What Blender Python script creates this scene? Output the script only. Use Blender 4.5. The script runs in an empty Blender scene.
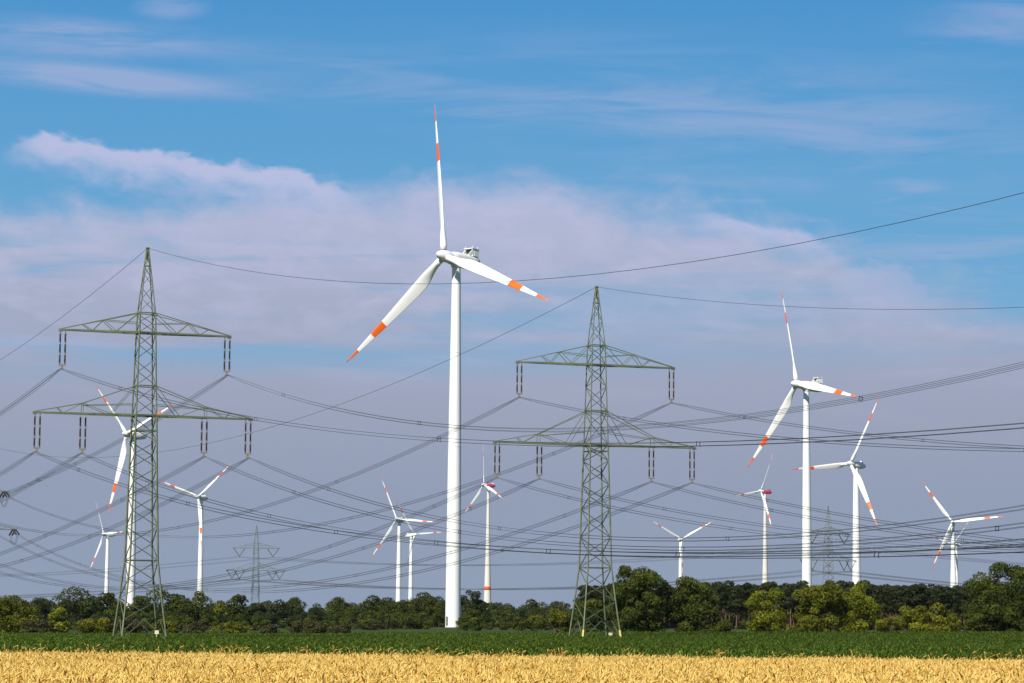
import bpy, math, random
import numpy as np
from mathutils import Vector, Matrix
R = math.radians
S = bpy.context.scene
COL = S.collection
random.seed(7)

# ------------------------------------------------------------------ camera
cam_d = bpy.data.cameras.new('camera'); cam = bpy.data.objects.new('camera', cam_d); COL.objects.link(cam)
cam_d.sensor_width = 36.0; cam_d.lens = 100.0; cam_d.clip_start = 0.5; cam_d.clip_end = 30000
pitch = math.atan((633 - 341.5) / 2844.44); roll = R(0.45)
fw = Vector((0, math.cos(pitch), math.sin(pitch))); up = Vector((0, -math.sin(pitch), math.cos(pitch))); rt = Vector((1, 0, 0))
rt2 = rt * math.cos(roll) + up * math.sin(roll); up2 = up * math.cos(roll) - rt * math.sin(roll)
m = Matrix((rt2, up2, -fw)).transposed().to_4x4(); m.translation = Vector((0, 0, 1.65))
cam.matrix_world = m
S.camera = cam

# ------------------------------------------------------------------ sky and sun
SUN_AZ, SUN_EL = 211.0, 44.0      # compass bearing of the sun (0 = +Y, clockwise), elevation
w = bpy.data.worlds.new('World'); S.world = w; w.use_nodes = True
nt = w.node_tree; nt.nodes.clear(); N = nt.nodes.new; L = nt.links.new
def nd(tree, t, **k):
    n = tree.nodes.new(t)
    for a, b in k.items():
        if a in ('inputs',):
            for i, v in b.items(): n.inputs[i].default_value = v
        else: setattr(n, a, b)
    return n
def ramp(tree, stops, interp='LINEAR'):
    r = tree.nodes.new('ShaderNodeValToRGB'); r.color_ramp.interpolation = interp
    e = r.color_ramp.elements
    while len(e) > 1: e.remove(e[-1])
    e[0].position = stops[0][0]; e[0].color = stops[0][1]
    for p, c in stops[1:]:
        x = e.new(p); x.color = c
    return r
def g(v): return (v, v, v, 1)
def lin(r_, g_, b_, k=1.0):
    f = lambda c: ((c / 255) / 12.92 if c <= 10 else (((c / 255) + .055) / 1.055) ** 2.4)
    return (f(r_) * k, f(g_) * k, f(b_) * k, 1)
SKYS = 0.06
out = N('ShaderNodeOutputWorld'); bg = N('ShaderNodeBackground'); bg.inputs[1].default_value = SKYS
sky = nd(nt, 'ShaderNodeTexSky', sky_type='NISHITA', sun_disc=False, sun_elevation=R(SUN_EL), sun_rotation=R(SUN_AZ), air_density=1.0, dust_density=0.6, ozone_density=3.0, altitude=100)
tc = N('ShaderNodeTexCoord'); sep = N('ShaderNodeSeparateXYZ'); L(tc.outputs['Generated'], sep.inputs[0])
def mth(op, a, b=None, tree=nt, clamp=False):
    n = tree.nodes.new('ShaderNodeMath'); n.operation = op; n.use_clamp = clamp
    for i, v in enumerate((a, b)):
        if v is None: continue
        if isinstance(v, (int, float)): n.inputs[i].default_value = v
        else: tree.links.new(v, n.inputs[i])
    return n.outputs[0]
def mixc(tree, f, a, b):
    n = tree.nodes.new('ShaderNodeMix'); n.data_type = 'RGBA'
    for s_, v in ((n.inputs[0], f), (n.inputs[6], a), (n.inputs[7], b)):
        if isinstance(v, (int, float)): s_.default_value = v
        elif isinstance(v, tuple): s_.default_value = v
        else: tree.links.new(v, s_)
    return n.outputs[2]
az = mth('ARCTAN2', sep.outputs[0], sep.outputs[1]); el = mth('ARCSINE', sep.outputs[2])
# sky plane coordinates in degrees of azimuth / elevation
azd = mth('MULTIPLY', az, 57.2958); eld = mth('MULTIPLY', el, 57.2958)
def cloudnoise(sx, sy, seed, detail=6, rough=.55, shear=0.0, dist=0.4):
    c = N('ShaderNodeCombineXYZ')
    L(mth('MULTIPLY', mth('ADD', azd, mth('MULTIPLY', eld, shear)), sx), c.inputs[0]); L(mth('MULTIPLY', eld, sy), c.inputs[1]); c.inputs[2].default_value = seed
    n = nd(nt, 'ShaderNodeTexNoise', noise_dimensions='3D'); n.inputs['Scale'].default_value = 1; n.inputs['Detail'].default_value = detail
    n.inputs['Roughness'].default_value = rough; n.inputs['Distortion'].default_value = dist
    L(c.outputs[0], n.inputs['Vector']); return n.outputs['Fac']
def sstep(v, a, b):
    n = N('ShaderNodeMapRange'); n.interpolation_type = 'SMOOTHSTEP'; n.inputs[1].default_value = a; n.inputs[2].default_value = b
    L(v, n.inputs[0]); return n.outputs[0]
def patch(a0, e0, ra, re, tilt=0.0):
    """soft elliptical bank of cloud around azimuth a0, elevation e0 (degrees)"""
    x = mth('DIVIDE', mth('SUBTRACT', azd, a0), ra)
    y = mth('DIVIDE', mth('SUBTRACT', mth('SUBTRACT', eld, e0), mth('MULTIPLY', mth('SUBTRACT', azd, a0), tilt)), re)
    d = mth('SQRT', mth('ADD', mth('MULTIPLY', x, x), mth('MULTIPLY', y, y)))
    return mth('SUBTRACT', 1.0, sstep(d, 0.15, 1.0))
EXPO = 0.3
HAZE = 1.1e-5
K = 1.0 / SKYS / 2 ** EXPO
def scaled(c):
    v = nt.nodes.new('ShaderNodeVectorMath'); v.operation = 'SCALE'; v.inputs['Scale'].default_value = K; L(c, v.inputs[0]); return v.outputs[0]
def curve(x, x0, x1, pts_):
    """piecewise-linear value of a scalar, as a grey ramp (values 0..16)"""
    r_ = ramp(nt, [((a - x0) / (x1 - x0), g(b / 16)) for a, b in pts_]); L(mth('DIVIDE', mth('SUBTRACT', x, x0), x1 - x0, clamp=True), r_.inputs[0]); return mth('MULTIPLY', r_.outputs[0], 16.0)
blue = ramp(nt, [(0, lin(120, 172, 212)), (.45, lin(112, 171, 214)), (.65, lin(96, 165, 214)), (.85, lin(80, 155, 211)), (1, lin(62, 145, 208))]); L(mth('DIVIDE', eld, 13.5, clamp=True), blue.inputs[0])
base = mixc(nt, mth('ADD', .12, mth('MULTIPLY', sstep(eld, 14.0, 32.0), .88)), scaled(blue.outputs[0]), sky.outputs[0])
haze_c = ramp(nt, [(0.0, lin(138, 153, 177)), (0.22, lin(145, 156, 180)), (0.36, lin(155, 162, 185)), (0.52, lin(164, 171, 196)), (0.64, lin(176, 182, 209)), (.8, lin(184, 189, 221))])
L(mth('DIVIDE', eld, 12.0, clamp=True), haze_c.inputs[0])
hz_ = scaled(haze_c.outputs[0])
nb1 = cloudnoise(.55, .9, 3.1, 7, .58, .3, .3)       # billows about two degrees wide
nb2 = cloudnoise(.13, .35, 14.7, 5, .5, .2)           # broad
st1 = cloudnoise(.10, 1.1, 8.4, 6, .55, .8)           # long streaks
st2 = cloudnoise(.22, 1.7, 42.0, 7, .6, 1.5, .5)
top = curve(azd, -12, 12, [(-12, 8.45), (-6, 8.55), (-3, 8.75), (0, 8.95), (3.0, 8.6), (5, 8.25), (7, 7.6), (9, 7.0), (12, 5.9)])
sdist = mth('ADD', mth('SUBTRACT', top, eld), mth('ADD', mth('MULTIPLY', mth('SUBTRACT', nb1, .5), 2.6), mth('MULTIPLY', mth('SUBTRACT', nb2, .5), 2.2)))
low = sstep(sdist, -.55, 1.0)
# blue streaks torn into the haze below its top, mostly on the left
hole = mth('MULTIPLY', mth('MULTIPLY', sstep(st1, .42, .62), mth('MULTIPLY', sstep(eld, 4.6, 6.0), mth('SUBTRACT', 1.0, sstep(eld, 7.4, 8.0)))), mth('SUBTRACT', .85, mth('MULTIPLY', sstep(azd, -3.5, 3.0), .45)))
low = mth('MULTIPLY', low, mth('SUBTRACT', 1.0, hole))
low = mth('MAXIMUM', low, mth('MULTIPLY', mth('SUBTRACT', 1.0, sstep(eld, 3.5, 6.2)), .95))
c1 = mixc(nt, mth('MULTIPLY', low, .96), base, hz_)
# faint brighter and darker veils inside it
veil = mth('MULTIPLY', mth('MULTIPLY', sstep(st2, .48, .72), sstep(eld, 3.5, 6.0)), mth('SUBTRACT', 1.0, sstep(eld, 8.6, 9.4)))
c1 = mixc(nt, mth('MULTIPLY', veil, .40), c1, lin(180, 182, 212, K))
tex = mth('MULTIPLY', sstep(cloudnoise(.8, 1.9, 91.0, 8, .62, .4, .3), .40, .68), mth('MULTIPLY', sstep(eld, 5.2, 6.8), low))
c1 = mixc(nt, mth('MULTIPLY', tex, .42), c1, lin(193, 195, 224, K))
# bright bank with a billowing top on the left, and a smaller one on the right
def bank(l0, slope, a0, a1, thick, soft, nz, amp):
    lt = mth('ADD', l0, mth('MULTIPLY', azd, slope))
    d = mth('ADD', mth('SUBTRACT', lt, eld), mth('MULTIPLY', mth('SUBTRACT', nz, .5), amp))
    ends = mth('MULTIPLY', sstep(azd, a0 - .5, a0 + .7), mth('SUBTRACT', 1.0, sstep(azd, a1 - 1.8, a1 + .2)))
    tp = sstep(mth('SUBTRACT', d, mth('MULTIPLY', mth('SUBTRACT', 1.0, ends), .5)), 0.0, .22)
    return mth('MULTIPLY', mth('MULTIPLY', tp, mth('SUBTRACT', 1.0, sstep(d, thick, thick + soft))), ends)
puff = cloudnoise(1.1, 2.0, 5.5, 7, .58, .2, .25)
bA = bank(8.80, -.118, -10.1, -2.4, .28, .75, puff, 1.0)
bB = bank(9.75, -.28, 3.6, 7.4, .15, .6, puff, .8)
bC = bank(9.35, -.25, 6.6, 9.2, .6, 1.6, puff, 1.6)
c2 = mixc(nt, mth('MULTIPLY', mth('ADD', mth('MULTIPLY', bA, .95), mth('MULTIPLY', bB, .75), clamp=True), .92), c1, lin(190, 194, 226, K))
c2 = mixc(nt, mth('MULTIPLY', bC, .45), c2, lin(182, 184, 214, K))
# high cirrus
n3 = cloudnoise(.20, 1.5, 55.0, 8, .62, 1.2, .6)
wisp = mth('ADD', mth('ADD', mth('ADD', mth('MULTIPLY', patch(-9.2, 11.75, 4.6, .55, -.02), 1.1), mth('MULTIPLY', patch(-8.4, 10.95, 4.4, .42, -.05), 1.3)), mth('MULTIPLY', patch(10.6, 12.2, 3.6, 1.1, .12), .8)), mth('ADD', mth('ADD', mth('MULTIPLY', patch(4.5, 10.4, 9.5, 1.9, -.10), .75), mth('MULTIPLY', patch(-3.0, 11.0, 4.5, 1.0, -.12), .5)), mth('ADD', mth('MULTIPLY', patch(8.0, 9.0, 1.0, .22, -.05), 1.0), mth('MULTIPLY', patch(-7.0, 12.4, 1.0, .35, .05), .7))))
wi = mth('MULTIPLY', wisp, sstep(n3, .34, .66), clamp=True)
c3 = mixc(nt, mth('MULTIPLY', wi, .70, clamp=True), c2, lin(163, 178, 216, K))
L(c3, bg.inputs[0]); L(bg.outputs[0], out.inputs[0])

sd = bpy.data.lights.new('sun', 'SUN'); sd.energy = 5.0; sd.angle = R(.53); sd.color = (1, .94, .85)
so = bpy.data.objects.new('sun', sd); COL.objects.link(so)
sdir = Vector((math.sin(R(SUN_AZ)) * math.cos(R(SUN_EL)), math.cos(R(SUN_AZ)) * math.cos(R(SUN_EL)), math.sin(R(SUN_EL))))
so.rotation_euler = sdir.to_track_quat('Z', 'Y').to_euler(); so.location = (0, 0, 200)
S.view_settings.view_transform = 'Standard'; S.view_settings.look = 'None'; S.view_settings.exposure = EXPO; S.view_settings.gamma = 1
S.render.engine = 'CYCLES'; S.render.resolution_x = 1024; S.render.resolution_y = 683
S.cycles.max_bounces = 5; S.cycles.diffuse_bounces = 2; S.cycles.transparent_max_bounces = 4

# ------------------------------------------------------------------ materials
def mat(name, col, rough=.7, metal=0.0, noise=None, spec=.3):
    mt = bpy.data.materials.new(name); mt.use_nodes = True; t = mt.node_tree; b = t.nodes['Principled BSDF']
    b.inputs['Roughness'].default_value = rough; b.inputs['Metallic'].default_value = metal; b.inputs['Specular IOR Level'].default_value = spec
    c = tuple(col) + (1,)
    if noise:
        sc, amt, col2 = noise
        tcx = t.nodes.new('ShaderNodeTexCoord'); nz = t.nodes.new('ShaderNodeTexNoise'); nz.inputs['Scale'].default_value = sc; nz.inputs['Detail'].default_value = 6
        t.links.new(tcx.outputs['Object'], nz.inputs['Vector'])
        rp = ramp(t, [(.35, c), (.7, tuple(a * (1 - amt) + b_ * amt for a, b_ in zip(col, col2)) + (1,))]); t.links.new(nz.outputs['Fac'], rp.inputs[0]); t.links.new(rp.outputs[0], b.inputs['Base Color'])
    else: b.inputs['Base Color'].default_value = c
    return mt
def leafmat(name, cols, rough=.55, trans=.25, hue=.0):
    """foliage: colour picked per leaf clump from the 'tint' attribute, with some light through the leaf"""
    mt = bpy.data.materials.new(name); mt.use_nodes = True; t = mt.node_tree; b = t.nodes['Principled BSDF']
    a = t.nodes.new('ShaderNodeAttribute'); a.attribute_name = 'tint'
    rp = ramp(t, [(i / (len(cols) - 1), tuple(c) + (1,)) for i, c in enumerate(cols)])
    t.links.new(a.outputs['Fac'], rp.inputs[0]); t.links.new(rp.outputs[0], b.inputs['Base Color'])
    b.inputs['Roughness'].default_value = rough; b.inputs['Specular IOR Level'].default_value = .12
    tr = t.nodes.new('ShaderNodeBsdfTranslucent'); t.links.new(rp.outputs[0], tr.inputs[0]); mx = t.nodes.new('ShaderNodeMixShader'); mx.inputs[0].default_value = trans
    t.links.new(b.outputs[0], mx.inputs[1]); t.links.new(tr.outputs[0], mx.inputs[2]); t.links.new(mx.outputs[0], t.nodes['Material Output'].inputs[0])
    return mt
M = {}
M['white'] = mat('turbine_white', (.86, .86, .84), .45, noise=(.15, .5, (.81, .81, .79)))
M['nacelle'] = mat('nacelle_white', (.82, .82, .80), .4)
M['concrete'] = mat('tower_concrete', (.68, .66, .60), .8, noise=(.2, .6, (.60, .58, .53)))
M['red'] = mat('blade_red', (.80, .13, .006), .5)
M['pinkred'] = mat('nacelle_red', (.58, .045, .11), .5)
M['dark'] = mat('cooler_dark', (.03, .03, .035), .5)
M['steel'] = mat('pylon_green_paint', (.105, .135, .065), .6, noise=(.5, .8, (.20, .22, .13)))
M['steel_shade'] = mat('pylon_brace_shade', (.06, .078, .042), .6, noise=(.6, .8, (.12, .135, .08)))  # same green paint, darkened to put the braces' shadowed sides into the colour
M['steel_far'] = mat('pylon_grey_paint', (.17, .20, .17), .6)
M['insul'] = mat('insulator_brown', (.045, .028, .022), .3)
M['galv'] = mat('fitting_metal', (.30, .25, .20), .5, .3)
M['wire'] = mat('conductor', (.06, .06, .06), .5, .3)
M['yellow'] = mat('marker_yellow', (.62, .52, .12), .6)
M['plate'] = mat('plate_cream', (.85, .80, .50), .5)
M['bark'] = mat('bark', (.09, .07, .05), .9, noise=(3, .7, (.05, .04, .03)))
M['pinebark'] = mat('pine_bark', (.15, .075, .048), .9, noise=(1.2, .8, (.07, .045, .035)))

# ------------------------------------------------------------------ helpers
def tag(o, label=None, cat=None, group=None, kind=None):
    if label: o['label'] = label
    if cat: o['category'] = cat
    if group: o['group'] = group
    if kind: o['kind'] = kind
    return o
def empty(name, loc=(0, 0, 0), rz=0.0):
    o = bpy.data.objects.new(name, None); COL.objects.link(o); o.location = loc; o.rotation_euler = (0, 0, rz); o.empty_display_size = 1; return o
class MB:
    def __init__(s): s.v = []; s.f = []; s.mi = []; s.sm = []
    def add(s, vs, fs, mi=0, smooth=False):
        b = len(s.v); s.v += [tuple(x) for x in vs]; s.f += [tuple(b + i for i in f) for f in fs]; s.mi += [mi] * len(fs); s.sm += [smooth] * len(fs)
    def bar(s, a, b, w, h=None, mi=0):
        a = Vector(a); b = Vector(b); d = (b - a); 
        if d.length < 1e-6: return
        d.normalize(); u = d.cross(Vector((0, 0, 1)))
        if u.length < 1e-3: u = Vector((1, 0, 0))
        u.normalize(); v = u.cross(d); h = h or w
        vs = [p + u * (sx * w / 2) + v * (sy * h / 2) for p in (a, b) for sx, sy in ((-1, -1), (1, -1), (1, 1), (-1, 1))]
        s.add(vs, [(0, 1, 2, 3), (7, 6, 5, 4), (0, 4, 5, 1), (1, 5, 6, 2), (2, 6, 7, 3), (3, 7, 4, 0)], mi)
    def box(s, c, d, mi=0):
        c = Vector(c); x, y, z = d[0] / 2, d[1] / 2, d[2] / 2
        vs = [c + Vector((a * x, b * y, e * z)) for e in (-1, 1) for a, b in ((-1, -1), (1, -1), (1, 1), (-1, 1))]
        s.add(vs, [(3, 2, 1, 0), (4, 5, 6, 7), (0, 1, 5, 4), (1, 2, 6, 5), (2, 3, 7, 6), (3, 0, 4, 7)], mi)
    def angle(s, a, b, w, out, mi=0):
        """an L-shaped rolled angle, its two flanges along u and v around the inner corner"""
        s.bar(a, b, w, w * .9, mi)
    def tube(s, pts, rad, n=8, mi=0, cap=True, smooth=True):
        pts = [Vector(p) for p in pts]; rings = []
        if not hasattr(rad, '__len__'): rad = [rad] * len(pts)
        ref = None
        b = len(s.v); vs = []
        for i, p in enumerate(pts):
            d = (pts[min(i + 1, len(pts) - 1)] - pts[max(i - 1, 0)]).normalized()
            if ref is None:
                ref = d.cross(Vector((0, 0, 1)));
                if ref.length < 1e-3: ref = Vector((1, 0, 0))
            u = (ref - d * ref.dot(d)).normalized(); ref = u; v = d.cross(u)
            for k in range(n):
                a = 2 * math.pi * k / n; vs.append(p + (u * math.cos(a) + v * math.sin(a)) * rad[i])
        fs = [(i * n + k, i * n + (k + 1) % n, (i + 1) * n + (k + 1) % n, (i + 1) * n + k) for i in range(len(pts) - 1) for k in range(n)]
        s.add(vs, fs, mi, smooth)
        if cap:
            s.add(vs[:n], [tuple(range(n))[::-1]], mi); s.add(vs[-n:], [tuple(range(n))], mi)
    def build(s, name, mats, parent=None, loc=None):
        me = bpy.data.meshes.new(name); me.from_pydata(s.v, [], s.f)
        for x in (mats if isinstance(mats, (list, tuple)) else [mats]): me.materials.append(x)
        me.polygons.foreach_set('material_index', s.mi); me.polygons.foreach_set('use_smooth', s.sm); me.update()
        o = bpy.data.objects.new(name, me); COL.objects.link(o)
        if parent: o.parent = parent
        if loc: o.location = loc
        return o
def copy_tree(o, parent=None):
    c = o.copy(); COL.objects.link(c); c.parent = parent
    for ch in list(o.children): copy_tree(ch, c)
    return c
GP = [(-4000, 0), (0, 0), (330, 0), (398, .12), (443, .62), (490, 1.12), (500, 1.2), (560, 1.7), (718, 3.05), (900, 3.2), (9000, 3.2)]
def gx_(x, y):
    k = 0 if y < 400 else min(1, (y - 400) / 90) if y < (500 if x > 0 else 600) else max(0, 1 - (y - 500) / 60) if x > 0 else max(0, 1 - (y - 600) / 300)
    return max(-110, min(110, x)) * .0095 * k
def gz(y, x=0.0):
    return gz0(y) + gx_(x, y)
def gz0(y):
    for (a, za), (b, zb) in zip(GP, GP[1:]):
        if y <= b: return za + (zb - za) * (y - a) / (b - a)
    return GP[-1][1]

# ------------------------------------------------------------------ ground
def sheet(name, x0, x1, ys, mt, dz, nx=2):
    vs = []; fs = []; xs_ = sorted(set([x0, x1] + [v for v in (-110, -55, 0, 55, 110) if x0 < v < x1])); nx = len(xs_) - 1
    for y in ys:
        for i in range(nx + 1): x_ = xs_[i]; vs.append((x_, y, gz(y, x_) + dz))
    for j in range(len(ys) - 1):
        for i in range(nx):
            a = j * (nx + 1) + i; fs.append((a, a + 1, a + nx + 2, a + nx + 1))
    me = bpy.data.meshes.new(name); me.from_pydata(vs, [], fs); me.materials.append(mt); me.update()
    o = bpy.data.objects.new(name, me); COL.objects.link(o); tag(o, kind='structure'); return o
YS = [-980, -500, 0, 100, 330, 364, 398, 400, 420, 443, 461, 490, 500, 530, 560, 600, 640, 718, 800, 900, 2000, 4000, 7980]
def groundmat(name, a, b, sc, c=None):
    mt = bpy.data.materials.new(name); mt.use_nodes = True; t = mt.node_tree; bs = t.nodes['Principled BSDF']; bs.inputs['Roughness'].default_value = .95; bs.inputs['Specular IOR Level'].default_value = .1
    tcx = t.nodes.new('ShaderNodeTexCoord'); nz = t.nodes.new('ShaderNodeTexNoise'); nz.inputs['Scale'].default_value = sc; nz.inputs['Detail'].default_value = 10; nz.inputs['Roughness'].default_value = .65
    t.links.new(tcx.outputs['Object'], nz.inputs['Vector'])
    rp = ramp(t, [(.3, a + (1,)), (.55, b + (1,)), (.75, (c or a) + (1,))]); t.links.new(nz.outputs['Fac'], rp.inputs[0]); t.links.new(rp.outputs[0], bs.inputs['Base Color'])
    return mt
sheet('ground', -4480, 4480, YS, groundmat('meadow', (.024, .046, .007), (.038, .06, .010), .06, (.075, .07, .02)), -.004)
sheet('wheat_field_soil', -60, 60, [-60, 0, 40, 90.0], groundmat('straw_soil', (.22, .15, .07), (.34, .24, .11), 2.5), 0.0)
sheet('maize_field_soil', -260, 260, [90.5, 330, 364, 398, 400, 420, 443, 461, 490, 500], groundmat('dark_soil', (.035, .045, .015), (.05, .06, .02), 1.2), 0.0)

# ------------------------------------------------------------------ air
hz_o = MB(); hz_o.box((0, 3500, 80), (9000, 9000, 170))
hm = bpy.data.materials.new('haze'); hm.use_nodes = True; ht = hm.node_tree; ht.nodes.remove(ht.nodes['Principled BSDF'])
pv = ht.nodes.new('ShaderNodeVolumePrincipled'); pv.inputs['Color'].default_value = (.88, .92, 1, 1); pv.inputs['Density'].default_value = HAZE; pv.inputs['Anisotropy'].default_value = 0.0
ht.links.new(pv.outputs[0], ht.nodes['Material Output'].inputs['Volume'])
tag(hz_o.build('haze', hm), 'thin bluish summer haze over the whole scene', 'haze', kind='stuff')

# ------------------------------------------------------------------ instancing by geometry nodes (for stuff only)
def scatter(name, pts, rots, scales, idx, sources, label, cat):
    me = bpy.data.meshes.new(name); n = len(pts)
    me.vertices.add(n); me.vertices.foreach_set('co', np.asarray(pts, np.float32).ravel())
    a = me.attributes.new('rot', 'FLOAT', 'POINT'); a.data.foreach_set('value', np.asarray(rots, np.float32))
    a = me.attributes.new('scl', 'FLOAT_VECTOR', 'POINT'); a.data.foreach_set('vector', np.asarray(scales, np.float32).ravel())
    a = me.attributes.new('pick', 'INT', 'POINT'); a.data.foreach_set('value', np.asarray(idx, np.int32))
    me.update()
    o = bpy.data.objects.new(name, me); COL.objects.link(o)
    c = bpy.data.collections.new(name + '_kinds')
    for i, s_ in enumerate(sources): c.objects.link(s_)
    ng = bpy.data.node_groups.new(name, 'GeometryNodeTree'); ng.interface.new_socket('Geometry', in_out='INPUT', socket_type='NodeSocketGeometry'); ng.interface.new_socket('Geometry', in_out='OUTPUT', socket_type='NodeSocketGeometry')
    gi = ng.nodes.new('NodeGroupInput'); go = ng.nodes.new('NodeGroupOutput'); iop = ng.nodes.new('GeometryNodeInstanceOnPoints'); ci = ng.nodes.new('GeometryNodeCollectionInfo')
    ci.inputs[0].default_value = c; ci.inputs['Separate Children'].default_value = True; ci.inputs['Reset Children'].default_value = True
    iop.inputs['Pick Instance'].default_value = True
    def attr(nm, ty):
        x = ng.nodes.new('GeometryNodeInputNamedAttribute'); x.data_type = ty; x.inputs[0].default_value = nm; return x.outputs[0]
    cx = ng.nodes.new('ShaderNodeCombineXYZ'); ng.links.new(attr('rot', 'FLOAT'), cx.inputs[2]); e2r = ng.nodes.new('FunctionNodeEulerToRotation'); ng.links.new(cx.outputs[0], e2r.inputs[0])
    ng.links.new(gi.outputs[0], iop.inputs['Points']); ng.links.new(ci.outputs[0], iop.inputs['Instance']); ng.links.new(attr('pick', 'INT'), iop.inputs['Instance Index'])
    ng.links.new(e2r.outputs[0], iop.inputs['Rotation']); ng.links.new(attr('scl', 'FLOAT_VECTOR'), iop.inputs['Scale']); ng.links.new(iop.outputs[0], go.inputs[0])
    md = o.modifiers.new('scatter', 'NODES'); md.node_group = ng
    tag(o, label, cat, kind='stuff'); return o
def tintmesh(name, v, f, tint, mt, link=False, smooth=False):
    me = bpy.data.meshes.new(name); me.from_pydata([tuple(x) for x in v], [], f); me.materials.append(mt)
    a = me.attributes.new('tint', 'FLOAT', 'POINT'); a.data.foreach_set('value', np.asarray(tint, np.float32)); me.update()
    if smooth: me.polygons.foreach_set('use_smooth', [True] * len(me.polygons))
    o = bpy.data.objects.new(name, me)
    if link: COL.objects.link(o)
    return o

# wheat
M['wheat'] = leafmat('ripe_wheat', [(.32, .15, .028), (.61, .375, .082), (.77, .52, .13), (.88, .70, .26)], .6, .2)
def strip(v, f, t, P, W, side, tn):
    b = len(v)
    for p, w_ in zip(P, W): v.append(p - side * w_); v.append(p + side * w_); t += [tn, tn]
    for i in range(len(P) - 1): f.append((b + 2 * i, b + 2 * i + 1, b + 2 * i + 3, b + 2 * i + 2))
def wheat_clump(seed, tall=False):
    rnd = random.Random(seed); v = []; f = []; t = []
    for k in range(4 if tall else 46):
        x, y = rnd.uniform(-.22, .22), rnd.uniform(-.22, .22); H = rnd.gauss(.70, .05)
        if tall: H = rnd.uniform(.84, 1.0)
        az = rnd.gauss(.5, 1.6); dr = Vector((math.cos(az), math.sin(az), 0)); lean = rnd.uniform(.02, .14)
        tn = min(1, max(0, rnd.gauss(.55, .22)))
        base = Vector((x, y, .15)); topp = Vector((x, y, H)) + dr * lean
        side = Vector((-dr.y, dr.x, 0))
        # stalk, curving over into the nodding ear
        P = [base, base.lerp(topp, .55) - dr * .01, topp]
        nod = rnd.uniform(.1, 2.3) if not tall else rnd.uniform(-.2, 1.5); a0 = rnd.uniform(.05, .4); Ls = .035; cur = topp.copy(); ang = a0
        for i in range(3):
            ang += nod / 6; cur = cur + (Vector((0, 0, 1)) * math.cos(ang) + dr * math.sin(ang)) * Ls; P.append(cur.copy())
        strip(v, f, t, P, [.0045 if tall else .0025] * len(P), side, tn * .9)
        el = rnd.uniform(.085, .13); seg = 5; E = [cur.copy()]; 
        for i in range(seg):
            ang += nod / 10; cur = cur + (Vector((0, 0, 1)) * math.cos(ang) + dr * math.sin(ang)) * (el / seg); E.append(cur.copy())
        rr = [.0035, .009, .0108, .010, .0078, .0025]; b = len(v)
        for i, p in enumerate(E):
            d = (E[min(i + 1, seg)] - E[max(i - 1, 0)]).normalized(); n_ = side.cross(d).normalized(); r_ = rr[i] * rnd.uniform(.85, 1.25)
            for q in (side * r_, n_ * r_ * .8, -side * r_, -n_ * r_ * .8): v.append(p + q); t.append(min(1, max(0, tn + rnd.uniform(-.15, .15))))
        for i in range(seg):
            for q in range(4): f.append((b + i * 4 + q, b + i * 4 + (q + 1) % 4, b + i * 4 + 4 + (q + 1) % 4, b + i * 4 + 4 + q))
        if rnd.random() < .35:   # dry leaf
            q0 = base.lerp(topp, rnd.uniform(.4, .85)); a2 = rnd.uniform(0, 6.28); d2 = Vector((math.cos(a2), math.sin(a2), 0)); s2 = Vector((-d2.y, d2.x, 0))
            strip(v, f, t, [q0, q0 + d2 * .06 + Vector((0, 0, .07)), q0 + d2 * .14 + Vector((0, 0, .06)), q0 + d2 * .2 - Vector((0, 0, .02))], [.004, .006, .005, .001], s2, min(1, tn + .2))
    return tintmesh('wheat_kind', v, f, t, M['wheat'])
rng = np.random.default_rng(5)
pts = []; st = .29
for y in np.arange(24, 89.6, st):
    hw = y * .18 + 5
    for x in np.arange(-hw, hw, st): pts.append((x + rng.uniform(-.12, .12), y + rng.uniform(-.12, .12), 0))
pts = np.array(pts); edge_ = 88.4 + .5 * np.sin(pts[:, 0] * .8) + .5 * np.sin(pts[:, 0] * 2.1 + 1); pts = pts[pts[:, 1] < edge_]; n = len(pts)
gx = np.sin(pts[:, 0] * .9 + np.sin(pts[:, 1] * .35) * 2) * .5 + np.sin(pts[:, 0] * 2.3 + pts[:, 1] * .7) * .3
hs = 1.0 + .035 * gx + rng.normal(0, .03, n)
pick = rng.integers(0, 7, n); tall = rng.random(n) < .025; pick[tall] = 7 + rng.integers(0, 2, tall.sum())
# seven ordinary clumps; the sparse taller stalks are added on top of an ordinary clump, never instead of it
tall |= (pts[:, 1] > 84) & (rng.random(n) < .05); pick[tall] = 7 + rng.integers(0, 2, tall.sum())
ext = pts[tall]; pick0 = pick.copy(); pick0[tall] = rng.integers(0, 7, tall.sum())
pts2 = np.vstack([pts, ext]); pk = np.concatenate([pick0, pick[tall]]); sc = np.concatenate([hs, rng.uniform(.82, 1.1, len(ext)) ** 1.0])
scatter('wheat', pts2, rng.uniform(-.9, .9, len(pts2)), np.stack([np.ones(len(sc)), np.ones(len(sc)), sc], 1), pk,
        [wheat_clump(i) for i in range(7)] + [wheat_clump(90 + i, True) for i in range(2)], 'ripe golden wheat filling the bottom of the view', 'wheat')

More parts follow.
